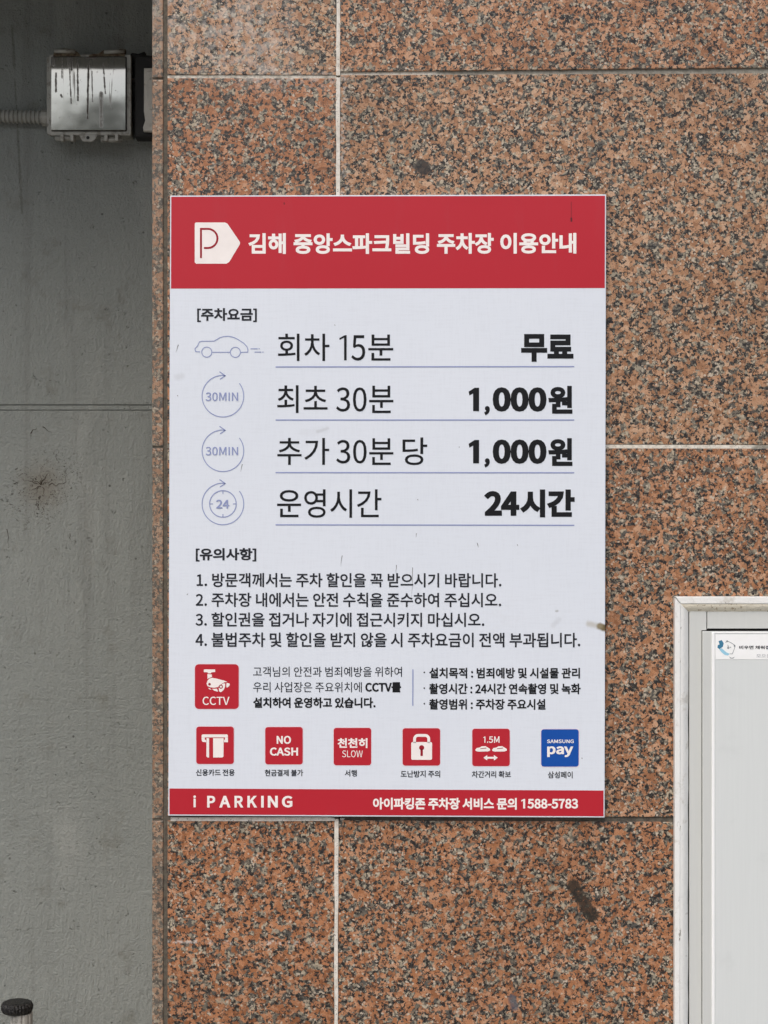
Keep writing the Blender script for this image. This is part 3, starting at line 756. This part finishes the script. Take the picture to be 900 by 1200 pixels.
sb = thing('junction_box', 'second junction box half hidden behind the granite edge, dark with a pale side plate', 'junction box', tuple(P(175, 112, CEM)))
prism('box_body', rect(157.5, 66, 215, 160), CEM - .042, CEM - .0005, M['dark'], sb, .002)
prism('side_plate', [(168.6, 79.5), (213, 79.5), (213, 155), (168, 153.5), (167.4, 149), (170, 141), (168.4, 130)], CEM - .054, CEM - .044, M['plate'], sb, .002, 2)
prism('plate_cover', [(171.8, 83.5), (209, 83.5), (209, 128), (175, 128), (172.4, 120)], CEM - .057, CEM - .0542, M['plate'], sb, .001)
bm = bmesh.new()
for a, b, r in (((155, 70), (200, 67), .008), ((155, 96), (164, 88), .006), ((156, 100), (166, 118), .005), ((157, 130), (165, 140), .007), ((155, 66), (170, 64.5), .006)):
    tube(bm, [P(a[0], a[1], CEM - .03), P((a[0] + b[0]) / 2, (a[1] + b[1]) / 2 + 2, CEM - .036), P(b[0], b[1], CEM - .03)], r, 8)
link_mesh('cable', bm, M['dark'], sb, True)

cd = thing('corrugated_conduit', 'grey corrugated conduit running left from the junction box', 'conduit', tuple(P(20, 137, CEM - .01)))
bm = bmesh.new(); pts = []; rad = []
x = -260.0; kx = 0
while x < 55.5:
    ph = kx % 4
    pts.append(P(x, 136.2 + 1.6 * (x / 55) + (.0 if x > -80 else (x + 80) * -.05), CEM - .0145)); rad.append((.0122, .0122, .0100, .0100)[ph]); x += 1.25; kx += 1
tube(bm, pts, rad, 14)
link_mesh('conduit_tube', bm, M['conduit'], cd)
bm = bmesh.new(); tube(bm, [P(49.5, 137.8, CEM - .0145), P(58.6, 137.8, CEM - .0145)], .0150, 14)
link_mesh('conduit_gland', bm, M['box'], cd)

# ------------------------------------------------------------------ capped post at the lower left
def capped_post():
    y = CEM - .16
    c = P(20, 1180, y); st = P(25, 1190, y)
    t = thing('capped_post', 'black knurled cap on a pale ribbed stem in front of the cement wall', 'post', (st.x, y, 0))
    k = (D + y) / D * S
    bm = bmesh.new(); nseg = 56
    prof = [(0, -7.0), (14, -7.0), (17.2, -5.2), (18.6, -2), (18.7, 2.2), (17.0, 5.4), (13, 6.8), (0, 6.8)]
    rings = []
    for r, z in prof[1:-1]:
        rings.append([bm.verts.new((c.x + (r - (.8 if (q % 2 and abs(z) < 6.3) else 0)) * k * math.cos(2 * math.pi * q / nseg), y + (r - (.8 if (q % 2 and abs(z) < 6.3) else 0)) * k * math.sin(2 * math.pi * q / nseg), c.z + z * k)) for q in range(nseg)])
    for a, b in zip(rings, rings[1:]):
        for q in range(nseg): bm.faces.new((a[q], a[(q + 1) % nseg], b[(q + 1) % nseg], b[q]))
    bm.faces.new(rings[0][::-1]); bm.faces.new(rings[-1])
    bmesh.ops.recalc_face_normals(bm, faces=bm.faces[:])
    n = N('black_knurled_plastic')
    w = n.step(n.noise(n.pos, 260, 3, .6), .52, .66)
    link_mesh('cap', bm, n.fin(n.mix(n.math('MULTIPLY', w, .5), col((13, 12, 12)), col((80, 75, 68))), .45, 0, n.bump(n.noise(n.pos, 300, 3), 1, .003)), t)
    bm = bmesh.new(); pts = []; nseg = 40
    top = c.z - 6.6 * k
    rings = []
    for z in (top, top - 2 * k, top - .14, .0):
        rings.append([bm.verts.new((st.x + (13.0 - (1.1 if q % 4 in (0,) else 0)) * k * math.cos(2 * math.pi * q / nseg), y + (13.0 - (1.1 if q % 4 in (0,) else 0)) * k * math.sin(2 * math.pi * q / nseg), z)) for q in range(nseg)])
    for a, b in zip(rings, rings[1:]):
        for q in range(nseg): bm.faces.new((a[q], a[(q + 1) % nseg], b[(q + 1) % nseg], b[q]))
    bm.faces.new(rings[0]); bm.faces.new(rings[-1][::-1])
    bmesh.ops.recalc_face_normals(bm, faces=bm.faces[:])
    link_mesh('stem', bm, painted('dull_grey_stem', (176, 174, 166), .25, .1, .1, dirt=((60, 56, 50), 60, .5, .6)), t)
capped_post()

# ------------------------------------------------------------------ white framed cabinet at the lower right
def white_frame():
    n = N('chipped_white_paint')
    c = n.mix(n.noise(n.pos, 30, 4), col((234, 234, 228)), col((243, 243, 238)))
    c = n.mix(n.math('MULTIPLY', n.step(n.noise(n.pos, 45, 5, .7), .54, .70), .5), c, col((186, 180, 164)))
    c = n.mix(n.math('MULTIPLY', n.step(n.noise(n.vec('MULTIPLY', n.pos, (1, 1, .25)), 210, 4, .75), .64, .68), .8), c, col((110, 100, 82)))
    return n.fin(c, .45, 0, n.bump(n.noise(n.pos, 130, 4), .5, .0016))
M['frame'] = white_frame()
def bead_mat():
    n = N('cream_sealant_bead')
    c = n.mix(n.noise(n.pos, 50, 4), col((226, 218, 196)), col((236, 230, 212)))
    c = n.mix(n.math('MULTIPLY', n.step(n.noise(n.pos, 190, 4, .7), .57, .62), .8), c, col((136, 112, 74)))
    return n.fin(c, .6, 0, n.bump(n.noise(n.pos, 160, 4), .8, .002))
M['bead'] = bead_mat()
def alu(name, c0):
    n = N(name)
    g_ = n.noise(n.vec('MULTIPLY', n.pos, (1, 1, .03)), 300, 3)
    c = n.mix(g_, col(tuple(v - 4 for v in c0)), col(tuple(min(255, v + 4) for v in c0)))
    c = n.mix(n.math('MULTIPLY', n.step(n.noise(n.pos, 14, 5, .65), .55, .75), .25), c, col(tuple(v - 22 for v in c0)))
    return n.fin(c, .38, .12, n.bump(g_, .08, .0006), .5)
M['alu'] = alu('brushed_grey_aluminium', (214, 216, 211))
M['panel'] = alu('pale_grey_panel', (226, 230, 227))
M['trim'] = flat('bright_white_trim', (244, 246, 240), .3)
cb = thing('wall_cabinet', 'pale grey metal cabinet in a chipped white frame, a notice on its door', 'cabinet', tuple(P(1060, 1500, 0)))
XR, YB = 1330, 1560
yF = -.012
prism('frame_rail', [(791.2, 699.3), (XR, 699.3), (XR - 6, 707.6), (798.0, 707.6)], yF, -.0003, M['frame'], cb, .0008)
prism('frame_stile', [(791.0, 700.3), (797.6, 708.2), (796.6, YB - 6), (790.2, YB)], yF, -.0003, M['frame'], cb, .0008)
prism('frame_stile', [(XR, 700.3), (XR, YB), (XR - 6, YB - 6), (XR - 6, 708.2)], yF, -.0003, M['frame'], cb, .0008)
prism('frame_rail', [(791.2, YB + .8), (XR, YB + .8), (XR - 6, YB - 5), (798, YB - 5)], yF, -.0003, M['frame'], cb, .0008)
# sloping inner reveal
def reveal(name, a, b, c, d, mat):
    bm = bmesh.new(); nx = 40
    va = []
    rg = random.Random(5)
    for i in range(nx + 1):
        t = i / nx
        row = []
        for s in range(5):
            u = s / 4
            p0 = Vector(a).lerp(Vector(b), t); p1 = Vector(c).lerp(Vector(d), t)
            q = p0.lerp(p1, u)
            y = yF + .0012 + .007 * u - .0022 * math.sin(math.pi * u)
            jx = rg.uniform(-.35, .35) if s == 4 else 0
            row.append(bm.verts.new(P(q.x + (jx if abs(a[0] - b[0]) < 20 else 0), q.y + (jx if abs(a[0] - b[0]) >= 20 else 0), y)))
        va.append(row)
    for r0, r1 in zip(va, va[1:]):
        for s in range(4): bm.faces.new((r0[s], r0[s + 1], r1[s + 1], r1[s]))
    up_front(bm)
    return link_mesh(name, bm, mat, cb, True)
reveal('sealant_bead', (797.0, 707.0), (XR - 6, 707.0), (806.5, 716.8), (XR - 14, 716.8), M['bead'])
reveal('frame_reveal', (797.0, 707.0), (796.0, YB - 6), (806.5, 716.8), (806.0, YB - 14), M['frame'])
yI = -.0012
prism('box_back', rect(797, 708, XR - 6, YB - 6), .0002 + yI * 0 - .0006, .02, M['dark'], cb)
prism('inner_stile', rect(807.9, 716.0, 828.0, YB - 12), -.0046, -.0008, M['alu'], cb, .0006)
prism('head_rail', rect(828.9, 716.0, XR - 14, 736.8), -.0042, -.0008, M['alu'], cb, .0006)
prism('door_gap_shade', rect(822.2, 738.6, XR - 17, YB - 19), -.0054, -.0040, M['dark'], cb)  # black strip standing in for the shade in the gap round the door
dr = prism('door', rect(823.4, 739.9, XR - 18, YB - 20), -.0100, -.0052, M['alu'], cb, .0009, 2)
prism('door_trim', rect(834.2, 740.9, 837.9, YB - 21), -.0112, -.0098, M['trim'], dr, .0006)
prism('door_trim', rect(837.9, 740.6, XR - 22, 742.4), -.0110, -.0098, M['trim'], dr, .0004)
prism('door_panel', rect(838.1, 742.6, XR - 24, YB - 26), -.0104, -.0098, M['panel'], dr)
nt = prism('notice_sheet', rect(838.5, 743.4, 1180, 772.7), -.0108, -.0105, M['trim'], dr)
yN = -.0110
def z1(pts): return [(820 + x * 80 / 900, 720 + y * 80 / 900) for x, y in pts]
M['teal'] = flat('dark_teal_ink', (64, 122, 150)); M['sky'] = flat('light_blue_ink', (150, 200, 220)); M['grey_ink'] = flat('grey_ink', (150, 156, 158))
sheet('logo_mark', [('fill', z1([(248, 352), (290, 338), (316, 380), (306, 424), (262, 458), (234, 440), (238, 404), (262, 398)]))], yN, M['teal'], nt)
sheet('logo_mark', [('fill', z1([(256, 462), (290, 446), (352, 500), (394, 520), (372, 542), (330, 534), (288, 500)]))], yN, M['sky'], nt)
sheet('logo_mark', [('line', z1([(340, 372), (362, 350), (410, 372), (458, 404), (466, 424), (450, 470), (430, 520), (394, 520)]), .7), ('fill', z1([(384, 556), (424, 572), (466, 558), (440, 582), (408, 582)])),
      ('fill', z1(circ(362, 354, 12, 8))), ('fill', z1(circ(460, 414, 12, 8))), ('fill', z1(circ(376, 440, 17, 8))), ('fill', z1(circ(406, 434, 8, 8))), ('line', z1([(370, 400), (376, 424)]), .9)], yN, M['grey_ink'], nt)
text('notice_lettering', [('비우면 채워집니다. 나누면 커집니다.', 866.2, 756.6, 962, 760.8, .12, 3)], yN, M['ink_grey'], nt)
text('notice_lettering', [('모으는 곳 :', 886.4, 766.6, 914, 770.6, 0, 3)], yN, M['grey_ink'], nt)

bpy.data.objects.remove(_to, do_unlink=True)
